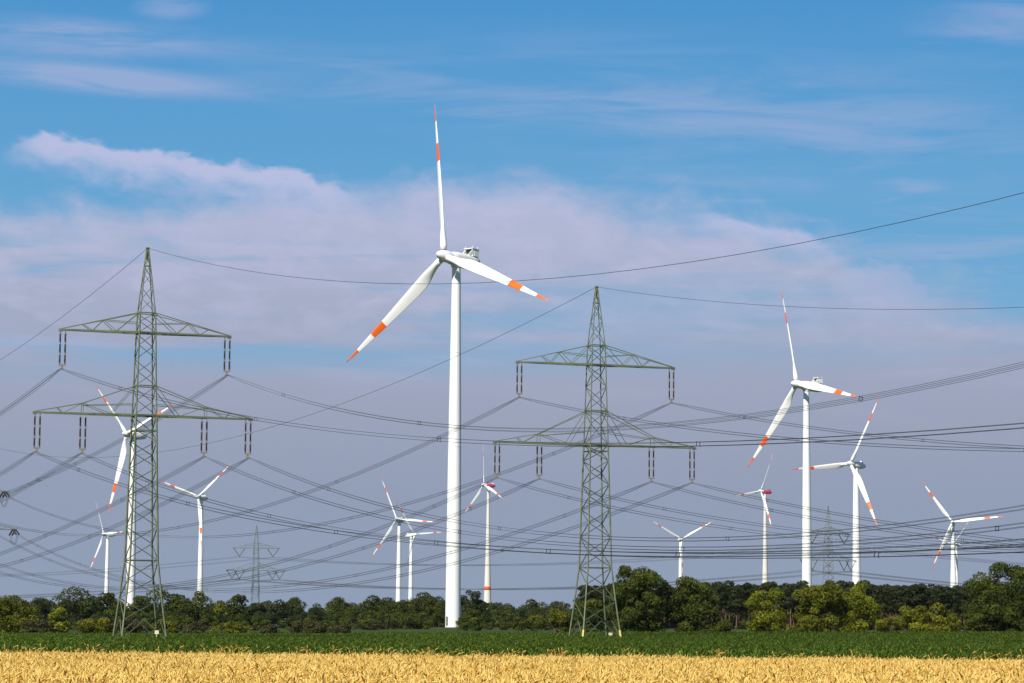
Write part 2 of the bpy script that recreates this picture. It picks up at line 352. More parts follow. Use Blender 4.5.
# maize
M['maize'] = leafmat('maize_leaf', [(.034, .060, .005), (.060, .103, .009), (.088, .142, .013), (.135, .195, .024)], .6, .35)
def maize_clump(seed, nplants=7, w=1.5, d=.8):
    rnd = random.Random(seed); v = []; f = []; t = []
    for k in range(nplants):
        x = -w / 2 + w * (k + .5) / nplants + rnd.uniform(-.05, .05); y = rnd.uniform(-.3, .3) * d; H = rnd.uniform(.55, .8); tn = rnd.uniform(.1, .9)
        for j in range(10):
            a = rnd.uniform(0, 6.28); dr = Vector((math.cos(a), math.sin(a), 0)); side = Vector((-dr.y, dr.x, 0)); z0 = H * (.15 + .6 * j / 10); Ln = rnd.uniform(.4, .62) * (1 - .25 * j / 10)
            ang = rnd.uniform(.15, .5); p = Vector((x, y, z0)); P = [p.copy()]
            for i in range(4):
                ang += rnd.uniform(.15, .45); p = p + (Vector((0, 0, 1)) * math.cos(ang) + dr * math.sin(ang)) * Ln / 4; P.append(p.copy())
            strip(v, f, t, P, [.010, .027, .029, .019, .003], side, min(1, max(0, tn + rnd.uniform(-.25, .25))))
    return tintmesh('maize_kind', v, f, t, M['maize'])
pts = []
for y in np.arange(91.2, 497, .8):
    hw = y * .19 + 14; dens = 1.35 if y < 200 else 1.7
    xs = np.arange(-hw, hw, dens)
    if y > 200 and int(y / .8) % 2: continue
    for x in xs: pts.append((x + rng.uniform(-.2, .2), y + rng.uniform(-.12, .12), 0))
pts = np.array(pts); pts[:, 2] = [gz(y, x) for x, y in pts[:, :2]]; n = len(pts)
hv = 1.0 + .08 * np.sin(pts[:, 0] * .11 + 1) * np.sin(pts[:, 1] * .05) + rng.normal(0, .06, n)
scatter('maize', pts, rng.choice([0, math.pi], n) + rng.uniform(-.2, .2, n), np.stack([np.ones(n) * 1.05, np.ones(n), hv], 1), rng.integers(0, 6, n),
        [maize_clump(i) for i in range(6)], 'green leafy maize field behind the golden wheat', 'maize')

# ------------------------------------------------------------------ wind turbines
BL = 39.4   # blade length from its root, rotor radius 41
def blade_mesh(wide=1.0):
    """blade along +Z from the root, chord: leading edge towards +X, suction side -Y (downwind)"""
    st_ = []
    nst = 34
    for i in range(nst):
        s_ = i / (nst - 1); s_ = s_ ** 1.0
        if s_ < .04: ch = 1.75; th = 1.75
        else:
            k = min(1, (s_ - .04) / .16); k = k * k * (3 - 2 * k)
            if s_ <= .20: ch = 1.75 + (3.15 - 1.75) * k
            else: ch = 3.15 * (1 - ((s_ - .2) / .8)) ** .92 * .86 + .72 * (1 - ((s_ - .2) / .8)) ** .35
            rel = 1.0 + (.24 - 1.0) * k if s_ <= .20 else .24 + .0 * (s_ - .2)
            th = ch * rel if s_ > .04 else 1.75
            if s_ > .2: ch = min(ch, 3.15)
        ch *= wide; th *= wide; ch = max(ch, .12); th = max(th, .05)
        tw = R(10) * (1 - s_) ** 2.2 + R(25)
        st_.append((1.6 + s_ * BL, ch, th, tw, s_))
    v = []; f = []; mi = []; npt = 20
    for (z, ch, th, tw, s_) in st_:
        pre = 1.1 * s_ ** 2    # gentle bend upwind
        sw = 0.0
        for k in range(npt):
            a = 2 * math.pi * k / npt; cx = math.cos(a); sy = math.sin(a)
            kk = 0 if s_ < .04 else min(1, (s_ - .04) / .16)
            # ellipse -> teardrop
            x = cx * ch / 2; y = sy * th / 2 * (1 - kk * .55 * (1 - cx) / 2 * 1.3)
            x = x - kk * ch * .18
            X = x * math.cos(tw) + y * math.sin(tw); Y = -x * math.sin(tw) + y * math.cos(tw)
            # Y<0 = upwind (front)
            v.append((X, Y - pre, z))
    for i in range(nst - 1):
        rf = (st_[i][0] + st_[i + 1][0]) / 2 / 41
        mi_ = 1 if rf > .875 or .61 < rf < .743 else 0
        for k in range(npt): f.append((i * npt + k, i * npt + (k + 1) % npt, (i + 1) * npt + (k + 1) % npt, (i + 1) * npt + k)); mi.append(mi_)
    f.append(tuple(range(npt))[::-1]); mi.append(0); f.append(tuple((nst - 1) * npt + k for k in range(npt))); mi.append(1)
    me = bpy.data.meshes.new('blade'); me.from_pydata(v, [], f); me.materials.append(M['white']); me.materials.append(M['red'])
    me.polygons.foreach_set('material_index', mi); me.polygons.foreach_set('use_smooth', [True] * len(f)); me.update(); return me
# station spacing is refined so that the paint bands end where they should
BLADE = blade_mesh(); BLADE_SLIM = blade_mesh(.66)
def superring(cy, w_, h_, zc, n=20, p=3.2):
    out_ = []
    for k in range(n):
        a = 2 * math.pi * k / n; c, s_ = math.cos(a), math.sin(a)
        out_.append((math.copysign(abs(c) ** (2 / p), c) * w_ / 2, cy, zc + math.copysign(abs(s_) ** (2 / p), s_) * h_ / 2))
    return out_
def loft(mb, rings, mi=0, smooth=True):
    n = len(rings[0]); vs = [p for r_ in rings for p in r_]
    mb.add(vs, [(i * n + k, (i + 1) * n + k, (i + 1) * n + (k + 1) % n, i * n + (k + 1) % n) for i in range(len(rings) - 1) for k in range(n)], mi, smooth)
    mb.add(rings[0], [tuple(range(n))], mi); mb.add(rings[-1], [tuple(range(n))[::-1]], mi)
OH = 4.6
def turbine(X, Y, Z, yaw, th, kind, label, towerx=None, tilt=5):
    """rotor hub centre at (X, Y, Z); yaw turns the rotor's face: 0 looks at the camera, negative to its left"""
    yw = R(yaw); nx, ny = math.sin(yw), -math.cos(yw)
    bx, by = X - nx * OH, Y - ny * OH; z0 = gz(by, bx) - .3; ztop = Z - OH * math.sin(R(tilt)) - 1.9
    root = empty('wind_turbine', (bx, by, z0), 0); tag(root, label, 'wind turbine', 'wind turbines of the wind farm')
    H = ztop - z0; t = MB(); n = 40
    if kind == 'concrete':
        prof = [(0, 4.2), (.15, 3.45), (.3, 2.85), (.5, 2.15), (.75, 1.55), (1, 1.2)]
    elif kind == 'flare': prof = [(0, 3.5), (.3, 3.0), (.5, 2.35), (.62, 1.95), (.8, 1.7), (1, 1.35)]
    else: prof = [(0, 1.95), (.2, 1.85), (.4, 1.72), (.6, 1.55), (.8, 1.32), (1, 1.1)]
    if kind == 'round': prof = [(q, r_ * 1.25) for q, r_ in prof]
    pp = []
    for (a, ra), (b, rb) in zip(prof, prof[1:]):
        for i in range(4): pp.append((a + (b - a) * i / 4, ra + (rb - ra) * i / 4))
    pp.append(prof[-1])
    t.tube([(0, 0, a * H) for a, _ in pp], [r_ for _, r_ in pp], n)
    tw = t.build('tower', M['concrete'] if kind == 'concrete' else M['white'], root)
    def rad_at(q):
        for (a, ra), (b, rb) in zip(prof, prof[1:]):
            if q <= b: return ra + (rb - ra) * (q - a) / (b - a)
        return prof[-1][1]
    for q in ((.24, .5, .76) if kind != 'concrete' else (.62,)):
        r_ = rad_at(q) + .035; fl = MB(); fl.tube([(0, 0, q * H - .09), (0, 0, q * H + .09)], r_, n); fl.build('flange_ring', M['nacelle'], tw)
    d_ = MB(); r_ = rad_at(.015); d_.box((nx * (r_ - .02), ny * (r_ - .02), 1.9), (.9, .3, 2.2)); d_.build('door', M['steel_far'], tw)
    if kind == 'concrete':
        b_ = MB(); q0, q1 = .285, .31; b_.tube([(0, 0, q0 * H), (0, 0, q1 * H)], [rad_at(q0) + .04, rad_at(q1) + .04], n); b_.build('red_band', M['red'], tw)
    # head: local frame with -Y upwind
    head = bpy.data.objects.new('nacelle', None)
    nb = MB()
    ca = M['pinkred'] if kind == 'concrete' else M['nacelle']
    secs = {'cooler': [(-2.4, 2.3, 2.5), (-2.0, 2.9, 3.1), (-.5, 3.3, 3.5), (2.5, 3.4, 3.6), (5.6, 3.3, 3.5), (7.2, 3.0, 2.9), (7.5, 2.5, 2.3)],
            'round': [(-2.4, 2.4, 2.4), (-1.5, 3.2, 3.2), (0.5, 3.7, 3.8), (3.5, 3.7, 3.7), (5.5, 3.2, 2.9), (7.0, 2.2, 1.8), (7.6, 1.0, .8)],
            'concrete': [(-2.3, 2.2, 2.2), (-1.2, 2.8, 2.9), (1.5, 3.3, 3.4), (4.0, 3.2, 3.3), (5.6, 2.7, 2.6), (6.5, 1.8, 1.6), (6.9, .9, .7)]}
    sec = secs[kind] if kind in secs else secs['round']
    def place(mb_o):  # parent + local transform of the head
        mb_o.parent = root; mb_o.rotation_euler = (R(-tilt), 0, yw); mb_o.location = (0, 0, ztop - z0 + 1.9); return mb_o
    loft(nb, [superring(y_, w_, h_, 0) for y_, w_, h_ in sec])
    nb.tube([(0, 0, -2.05), (0, 0, -1.4)], 1.25, 24)
    nac = place(nb.build('nacelle', ca, None))
    if kind == 'cooler':
        c_ = MB()
        for sx in (-1, 1):
            c_.bar((sx * 1.25, 3.4, 1.6), (sx * 1.35, 5.0, 3.5), .22, .9); c_.bar((sx * 1.25, 6.4, 1.5), (sx * 1.35, 5.4, 3.5), .22, .9)
        c_.box((0, 5.2, 3.6), (3.2, 2.4, .2)); c_.box((0, 5.7, 2.55), (3.0, 1.7, 1.8))
        for q_ in range(5): c_.box((-1.2 + q_ * .6, 6.6, 2.6), (.12, .16, 1.6))
        c_.build('cooler_housing', M['nacelle'], nac)
        c_ = MB(); c_.box((0, 4.72, 2.95), (2.3, .25, .95)); c_.build('cooler_grille', M['dark'], nac)
        for x_, y_ in ((-1.3, 4.3), (1.3, 4.3), (-1.2, 6.2), (1.2, 6.2)):
            c_ = MB(); c_.bar((x_, y_, 3.6), (x_, y_, 4.15), .07); c_.box((x_, y_, 4.15), (.3, .1, .1)); c_.build('wind_sensor', M['nacelle'], nac)
    else:
        c_ = MB(); c_.box((0, 4.6, 2.15), (1.2, 1.4, .9)); c_.build('cooler_housing', M['nacelle'], nac)
        c_ = MB(); c_.bar((.4, 4.9, 1.2), (.4, 4.9, 3.0), .09); c_.box((.4, 4.9, 3.0), (.5, .12, .12)); c_.build('wind_sensor', M['dark'], nac)
    # hub
    hb = MB(); prof_h = [(-7.3, .10), (-7.1, .42), (-6.7, .78), (-6.0, 1.15), (-5.2, 1.42), (-4.2, 1.55), (-3.0, 1.52), (-2.3, 1.45)]
    hb.tube([(0, y_, 0) for y_, _ in prof_h], [r_ for _, r_ in prof_h], 28)
    place(hb.build('hub', M['nacelle'], None))
    for k in range(3):
        b_ = bpy.data.objects.new('blade', BLADE if Y < 2300 else BLADE_SLIM); COL.objects.link(b_); b_.parent = root
        # head frame (yaw, tilt) * rotation about the rotor axis * small offset to hub centre
        A = Matrix.Rotation(yw, 4, 'Z') @ Matrix.Rotation(R(-tilt), 4, 'X') @ Matrix.Translation((0, -OH, 0)) @ Matrix.Rotation(R(th + 120 * k), 4, 'Y')
        b_.matrix_local = Matrix.Translation((0, 0, ztop - z0 + 1.9)) @ A
    return root
turbine(-17.5, 718, 97.0, -43.0, 351.1, 'cooler', 'tallest and nearest white wind turbine, centre left, its tower unobstructed down to the field')
turbine(109.2, 1086, 97.4, -59.3, 341.1, 'cooler', 'second largest wind turbine, right of centre, one thin blade pointing straight up')
turbine(-193.9, 1431, 100.0, -46.4, 311.7, 'round', 'white wind turbine seen through the lattice of the left pylon')
turbine(183.3, 1535, 94.1, -47.1, 27.7, 'round', 'wind turbine just right of the second largest, orange-banded blade crossing its own tower')
turbine(-251.0, 2286, 108.5, -30.3, 289.8, 'round', 'distant turbine right of the left pylon, one blade hanging down over its tower')
turbine(-390.6, 2736, 93.1, -51.5, 328.1, 'round', 'small distant wind turbine at the far left, left of the left pylon')
turbine(-96.5, 2412, 96.8, -27.8, 334.7, 'round', 'taller of the two small turbines standing close together left of the largest turbine')
turbine(-92.9, 2763, 95.8, 47.0, 324.6, 'round', 'lower of the two small turbines close together, its nacelle pointing left')
turbine(-23.6, 2484, 130.3, -59.8, 350.4, 'concrete', 'distant turbine with a tapered concrete tower and a red band near its foot')
turbine(181.0, 3012, 101.8, 12.5, 300.5, 'round', 'small distant turbine rising above the two dark green trees, blades forming a V')
turbine(220.6, 2511, 128.0, -60.5, 26.0, 'concrete', 'distant turbine with red nacelle left of the second largest turbine')
turbine(355.2, 2289, 93.1, -12.0, 323.7, 'flare', 'rightmost large turbine in front of a farther one, its tower flaring at the foot')
turbine(488.7, 3147, 102.6, -58.8, 45.1, 'round', 'farthest small turbine half hidden behind the tower of the rightmost turbine')

# ------------------------------------------------------------------ pylons
ARM_U, ARM_L, ZU, ZL, ZT = 12.2, 15.6, 43.1, 31.45, 55.1
def body_w(z):
    pr = [(0, 6.35), (6, 4.95), (11.2, 3.9), (31.45, 2.87), (43.1, 2.3), (45.9, 2.15), (ZT - .3, .32), (70, .32)]
    for (a, wa), (b, wb) in zip(pr, pr[1:]):
        if z <= b: return wa + (wb - wa) * (z - a) / (b - a)
def corner(z, i):
    w_ = body_w(z) / 2; sx, sy = ((-1, -1), (1, -1), (1, 1), (-1, 1))[i % 4]; return Vector((sx * w_, sy * w_, z))
def pylon(loc, rz, label, mt, kind='hang', scale=1.0, thick=1.0, top=None, linedir=None, markers=False, group='steel lattice pylons', ak=1.0, ZU=43.1, ZL=31.45):
    ARM_U, ARM_L = 12.2 * ak, 15.6 * ak; IN = 8.75 * ak
    root = empty('transmission_pylon', loc, rz); tag(root, label, 'pylon', group)
    if scale != 1: root.scale = (scale,) * 3
    lev = [0, 3.0, 6.0, 8.6, 11.2, 13.6, 15.9, 18.1, 20.2, 22.2, 24.1, 26.0, 27.8, 29.3, ZL, 33.5, 35.6, 37.5, 39.4, 41.3, ZU, 44.6, 45.9, 47.9, 49.7, 51.3, 52.6, 53.7, ZT - .3]
    T = thick; legs = MB()
    for i in range(4):
        for a, b in zip(lev, lev[1:]): legs.bar(corner(a, i), corner(b, i), (.195 if a < 30 else .15 if a < 45 else .11) * T)
    legs.build('leg_frame', mt, root)
    br = MB()
    for fce in range(4):
        flip = fce % 2
        for j, (a, b) in enumerate(zip(lev, lev[1:])):
            if j == 0:   # K-panel down to the feet
                mid = (corner(b, fce) + corner(b, fce + 1)) / 2
                br.bar(corner(.2, fce), mid, .11 * T); br.bar(corner(.2, fce + 1), mid, .11 * T); br.bar(corner(b, fce), corner(b, fce + 1), .09 * T) if False else None
                continue
            wB = (.11 if a < 30 else .09 if a < 45 else .07) * T
            A_, B_ = (fce, fce + 1) if (j + flip) % 2 else (fce + 1, fce)
            br.bar(corner(a, A_), corner(b, B_), wB)
        for z_, w_ in ((11.2, .13), (29.3, .14), (ZL, .2), (35.6, .14), (ZU, .2), (45.9, .13), (52.6, .1)):
            br.bar(corner(z_, fce), corner(z_, fce + 1), w_ * T)
    for z_ in (11.2, ZL, ZU): br.bar(corner(z_, 0), corner(z_, 2), .08 * T); br.bar(corner(z_, 1), corner(z_, 3), .08 * T)
    br.build('bracing', M['steel_shade'] if mt is M['steel'] else mt, root)
    pk = MB(); zt = (top or ZT)
    pk.bar((0, 0, ZT - 1.6), (0, 0, zt + .1), .34 * T); pk.box((0, 0, zt), (.5, .34, .3)); pk.build('peak', mt, root)
    for (zb, half, ztp, nm, posts) in ((ZU, ARM_U, 45.9, 'upper_cross_arm', ()), (ZL, ARM_L, 35.6, 'lower_cross_arm', (IN + .15,))):
        arm = MB(); wb = body_w(zb) / 2; wt = body_w(ztp) / 2
        for sx in (-1, 1):
            def bot(x, sy):
                k = (abs(x) - wb) / (half - wb); return Vector((sx * abs(x), sy * (wb * (1 - k) + .10 * k), zb))
            def topc(x, sy):
                if posts:
                    xk = posts[0]; zk = zb + 1.45
                    if x <= xk: k = (x - wt) / (xk - wt); z = ztp + (zk - ztp) * k
                    else: k = (x - xk) / (half - xk); z = zk + (zb + .12 - zk) * k
                else: k = (x - wt) / (half - wt); z = ztp + (zb + .12 - ztp) * k
                kk = (x - wt) / (half - wt); return Vector((sx * x, sy * (wt * (1 - kk) + .10 * kk), z))
            for sy in (-1, 1):
                arm.bar(bot(wb, sy), bot(half, sy), .17 * T, .24 * T)
                xs = [wt] + list(posts) + [half]
                for a, b in zip(xs, xs[1:]): arm.bar(topc(a, sy), topc(b, sy), .11 * T)
                seq = []
                if posts: i_ = posts[0]; seq = [(topc(wt, sy), bot(4.8, sy)), (bot(4.8, sy), topc(i_, sy)), (topc(i_, sy), bot(i_, sy)), (topc(i_, sy), bot(i_ + 2.7, sy)), (bot(i_ + 2.7, sy), topc(i_ + 3.5, sy)), (topc(wt, sy).lerp(Vector((sx * wt, sy * wt, zb)), .62), topc(i_, sy).lerp(bot(i_, sy), .2))]
                else: seq = [(topc(wt, sy), bot(4.3, sy)), (bot(4.3, sy), topc(6.1, sy)), (topc(6.1, sy), bot(7.6, sy)), (bot(7.6, sy), topc(9.0, sy)), (Vector((sx * wt, sy * wt, zb + 1.35)), topc(6.1, sy)), ]
                for a, b in seq: arm.bar(a, b, .085 * T)
            q = [wb + (half - wb) * i / 7 for i in range(8)]
            for i, (a, b) in enumerate(zip(q, q[1:])): arm.bar(bot(a, 1 if i % 2 else -1), bot(b, -1 if i % 2 else 1), .08 * T)
            arm.box((sx * half, 0, zb - .06), (.55, .34, .4))
        arm.build(nm, mt, root)
    pos = [(-ARM_U + .3, ZU), (ARM_U - .3, ZU), (-ARM_L + .4, ZL), (-IN, ZL), (IN, ZL), (ARM_L - .4, ZL)]
    for (x, z) in pos:
        if kind == 'hang':
            for dx in (-.36, .36):
                s_ = MB(); ln = 4.55; s_.bar((x + dx, 0, z - .1), (x + dx, 0, z - .45), .08, mi=1)
                for k in range(3):
                    z1 = z - .45 - k * 1.48; s_.tube([(x + dx, 0, z1 - .05), (x + dx, 0, z1 - .12), (x + dx, 0, z1 - 1.3), (x + dx, 0, z1 - 1.37)], [.06, .12, .12, .06], 8, 0)
                    s_.tube([(x + dx, 0, z1 - 1.36), (x + dx, 0, z1 - 1.48)], .07, 6, 1)
                    for q in (0, 1): s_.tube([(x + dx, 0, z1 - .1 - q * 1.12), (x + dx, 0, z1 - .18 - q * 1.12)], .18, 8, 1)
                s_.build('insulator', [M['insul'], M['galv']], root)
            c_ = MB(); zc = z - 4.95; c_.box((x, 0, zc), (.95, .12, .18)); c_.box((x, 0, zc - .3), (.3, .14, .5)); c_.box((x, 0, zc - .55), (.55, .5, .1)); c_.build('suspension_clamp', M['galv'], root)
        elif kind == 'vee':
            W_ = 3.0 if z == ZU else 2.6
            xs = -1 if x < 0 else 1
            xc = x - xs * (W_ if abs(x) > 10 else 0); dd = W_
            for sgn in (-1, 1):
                s_ = MB(); s_.tube([(xc + sgn * dd, 0, z - .1), (xc, 0, z - 4.3)], .16, 6); s_.build('insulator', M['insul'], root)
            c_ = MB(); c_.box((xc, 0, z - 4.4), (.7, .4, .4)); c_.build('suspension_clamp', M['galv'], root)
        else:
            ld = Vector(linedir)   # towards the next pylon, in the pylon's own frame
            ends_ = []
            for sgn in (1, -1):
                dr = (ld * sgn); dr.z = -.34; dr.normalize(); sd_ = dr.cross(Vector((0, 0, 1))).normalized()
                for o_ in (-.45, .45):
                    a = Vector((x, 0, z)) + sd_ * o_; s_ = MB(); s_.tube([a + dr * .4, a + dr * 4.9], .27, 8, 0)
                    for k in range(4): s_.tube([a + dr * (.5 + k * 1.4), a + dr * (.66 + k * 1.4)], .22, 8, 1)
                    s_.build('insulator', [M['insul'], M['galv']], root)
                ends_.append(Vector((x, 0, z)) + dr * 5.2)
            j = MB()
            for o_ in (-.2, .2):
                P = []
                for k in range(13):
                    q = k / 12; p = ends_[0].lerp(ends_[1], q); p.z -= 3.0 * math.sin(math.pi * q) ** .7; p.x += o_; P.append(p)
                j.tube(P, .05, 5)
            j.build('jumper_loop', M['wire'], root)
    ft = MB()
    for i in range(4): c = corner(0, i); ft.box((c.x, c.y, -.5), (.9, .9, 1.2))
    ft.build('footing', M['concrete'], root)
    if markers:
        for i in markers:
            mk = MB(); c0, c1 = corner(.5, i), corner(1.6, i); mk.bar(c0, c1, .27); mk.build('marker_sleeve', M['yellow'], root)
    return root
AY = R(19.0)
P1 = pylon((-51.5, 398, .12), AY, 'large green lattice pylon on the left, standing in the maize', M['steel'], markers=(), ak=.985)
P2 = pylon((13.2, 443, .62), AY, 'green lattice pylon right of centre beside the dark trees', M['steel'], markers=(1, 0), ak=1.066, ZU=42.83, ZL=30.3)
pl = MB(); pl.box((1.75, -3.1, 1.25), (.55, .06, .5)); pl.bar((1.75, -3.06, .2), (1.75, -3.06, 1.5), .07); pl.build('number_plate', M['plate'], P1)
pl = MB(); pl.box((1.4, -3.1, 1.0), (.6, .06, .4)); pl.bar((1.4, -3.06, .2), (1.4, -3.06, 1.2), .07); pl.build('number_plate', M['plate'], P2)
PSI = R(22.3)
U = Vector((math.sin(PSI), -math.cos(PSI), 0))   # along the line, towards the camera
ld_local = Matrix.Rotation(-AY, 3, 'Z') @ U
P3 = pylon((-168.5, 880, 1.0), AY, 'tension pylon cut off by the left edge of the picture, only its arm ends showing', M['steel'], 'tension', top=58.9, linedir=ld_local)
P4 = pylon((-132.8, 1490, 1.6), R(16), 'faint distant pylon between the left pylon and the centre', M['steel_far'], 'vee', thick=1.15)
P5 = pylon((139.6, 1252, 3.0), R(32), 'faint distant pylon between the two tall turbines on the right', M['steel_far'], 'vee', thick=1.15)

# ------------------------------------------------------------------ conductors
def span(start, u, a, b, t1, nw, rad, label, spacers=True, group='power line spans', sagoff=0.0, rot=0):
    root = empty('power_line', start); tag(root, label, 'power line', group)
    sd_ = Vector((-u.y, u.x, 0)); nseg = 44
    hb_ = .2 if rad > .022 else .155
    offs = [(-hb_, hb_), (hb_, hb_), (-hb_, -hb_), (hb_, -hb_)] if nw == 4 else [(0, 0)] if nw == 1 else [(0, .2), (0, -.2)]
    if rot: offs = [(ox * math.cos(rot) - oz * math.sin(rot), ox * math.sin(rot) + oz * math.cos(rot)) for ox, oz in offs]
    for ox, oz in offs:
        w_ = MB(); P = []
        for i in range(nseg + 1):
            q = i / nseg; t_ = t1 * q; k = min(1, t_ / 3.0)
            p = u * t_ + sd_ * ox * k + Vector((0, 0, a * t_ + b * t_ * t_ + oz * (.35 + .65 * k))); P.append(p)
        w_.tube(P, rad, 5); w_.build('wire', M['wire'], root)
    if spacers and nw == 4:
        t_ = random.uniform(24, 50)
        while t_ < t1:
            z_ = a * t_ + b * t_ * t_; c = u * t_ + Vector((0, 0, z_)); s_ = MB()
            cs = [c + sd_ * ox + Vector((0, 0, oz)) for ox, oz in (offs[0], offs[1], offs[3], offs[2])]
            for p, q in zip(cs, cs[1:] + cs[:1]): s_.bar(p, q, .04)
            for p in cs: s_.box(p, (.09, .09, .09))
            s_.build('spacer', M['wire'], root); t_ += 52
    return root
def udir(p): return Vector((math.sin(R(p)), -math.cos(R(p)), 0))
earm = Vector((math.cos(AY), math.sin(AY), 0))
PB = {'left': (Vector((-51.5, 398, 0)), .12), 'right': (Vector((13.2, 443, 0)), .62)}
names = {'UL': (-11.9, 37.9, 'upper arm left end'), 'UR': (11.9, 37.9, 'upper arm right end'), 'L1': (-15.2, 26.15, 'lower arm left end'),
         'L2': (-8.75, 26.15, 'inner left lower arm point'), 'L3': (8.75, 26.15, 'inner right lower arm point'), 'L4': (15.2, 26.15, 'lower arm right end')}
near = {'left': {'L1': (-.1554, 3.10e-4), 'L2': (-.1675, 3.74e-4), 'L3': (-.2073, 6.53e-4), 'L4': (-.2137, 7.62e-4), 'UL': (-.1817, 3.70e-4), 'UR': (-.1985, 5.88e-4), 'E': (-.2144, 5.66e-4)},
        'right': {'L1': (-.162, 4.19e-4), 'L2': (-.1591, 4.2e-4), 'L3': (-.1634, 4.06e-4), 'L4': (-.155, 3.3e-4), 'UL': (-.1638, 3.52e-4), 'UR': (-.1669, 3.99e-4), 'E': (-.1766, 3.86e-4)}}
far = {'left': {'L1': (-.098, 2.7e-4), 'L2': (-.1026, 2.7e-4), 'L3': (-.1018, 1.6e-4), 'L4': (-.1162, 2.48e-4), 'UL': (-.1039, 2.7e-4), 'UR': (-.1126, 2.7e-4), 'E': (-.105, 2.7e-4)}}
p3 = {'UL': (-11.9, 44.1), 'UR': (11.9, 44.1), 'L1': (-15.2, 32.4), 'L2': (-8.75, 32.4), 'L3': (8.75, 32.4), 'L4': (15.2, 32.4)}
bfar = {'UL': 3.02e-4, 'UR': 3.02e-4, 'L1': 3.08e-4, 'L2': 3.08e-4, 'L3': 3.08e-4, 'L4': 3.18e-4}
for sd_name, (base_, zz) in PB.items():
    off = zz - .12
    for k, (s_, z_, nm) in names.items():
        s_ = s_ * (1.066 if sd_name == 'right' else 1.0); st0 = base_ + earm * s_ + Vector((0, 0, z_ - (off if sd_name == 'left' else 0) + (zz - .12 - .6 if sd_name == 'right' else 0)))
        zc = ({'left': (43.1, 31.45), 'right': (42.83, 30.3)}[sd_name][k[0] != 'U']) + zz - 5.5; st0.z = zc
        a, b = near[sd_name][k]; Uw = udir({('left', 'UL'): 25.0, ('left', 'L3'): 25.5, ('left', 'L4'): 26.0}.get((sd_name, k), 22.3))
        span(st0, Uw, a, b, 400, 4, .0185, f'four-wire bundle, {nm} of {sd_name} big pylon, towards viewer', rot=R(-15) if (sd_name, k) == ('left', 'UR') else R(7) * random.uniform(-1, 1))
        if sd_name == 'left':
            a, b = far['left'][k]; span(st0, -U, a, b, 380, 4, .026, f'four-wire bundle, {nm} of left big pylon, running off left edge')
        else:
            en = Vector((-168.5, 880, 0)) + earm * p3[k][0]; en.z = p3[k][1] - 1.7; en += U * 4.9; dv = en - st0; Ln = Vector((dv.x, dv.y, 0)).length; ux = Vector((dv.x, dv.y, 0)).normalized(); b = bfar[k]
            span(st0, ux, (dv.z - b * Ln * Ln) / Ln, b, Ln, 4, .026, f'four-wire bundle, {nm} of right big pylon, away leftwards')
    st0 = base_.copy(); st0.z = 55.15 + zz
    a, b = near[sd_name]['E']; span(st0, udir(26.0 if sd_name == 'left' else 22.3), a, b, 400, 1, .028, f'single earth wire from top of the {sd_name} big pylon, towards viewer', False)
    if sd_name == 'left': span(st0, -U, *far['left']['E'], 380, 1, .03, 'single earth wire from top of left big pylon, dropping out at left edge', False)
    else:
        en = Vector((-168.5, 880, 60.0)); dv = en - st0; Ln = Vector((dv.x, dv.y, 0)).length; ux = Vector((dv.x, dv.y, 0)).normalized(); b = 2.55e-4
        span(st0, ux, (dv.z - b * Ln * Ln) / Ln, b, Ln, 1, .034, 'single earth wire from top of right big pylon, away past the left pylon', False)
# distant line between the two faint pylons and on to both sides
def vpos(x, z):
    xs = -1 if x < 0 else 1; return x - xs * (3.0 if z == ZU else 2.6) if abs(x) > 10 else x
for k, (x, z) in {'outer left upper': (-ARM_U + .3, ZU), 'outer right upper': (ARM_U - .3, ZU), 'outer left lower': (-ARM_L + .4, ZL), 'inner left lower': (-8.75, ZL), 'inner right lower': (8.75, ZL), 'outer right lower': (ARM_L - .4, ZL)}.items():
    xv = vpos(x, z)
    A_ = Vector((-132.8, 1490, 3)) + Vector((math.cos(R(16)), math.sin(R(16)), 0)) * xv; A_.z = 1.6 + z - 4.6
    B_ = Vector((139.6, 1252, 3)) + Vector((math.cos(R(32)), math.sin(R(32)), 0)) * xv; B_.z = 3 + z - 4.6
    dv = B_ - A_; Ln = Vector((dv.x, dv.y, 0)).length; ux = Vector((dv.x, dv.y, 0)).normalized(); b = 2.0e-4
    span(A_, ux, (dv.z - b * Ln * Ln) / Ln, b, Ln, 2, .05, f'thin distant wires between the two faint pylons, {k} insulators', False)
    span(A_, Vector((-.93, .36, 0)).normalized(), -.10, 2.4e-4, 380, 2, .05, f'thin distant wires falling left from the {k} insulator of the left faint pylon', False)
    span(B_, Vector((.95, .30, 0)).normalized(), -.10, 2.4e-4, 380, 2, .05, f'thin distant wires falling right from the {k} insulator of the right faint pylon', False)

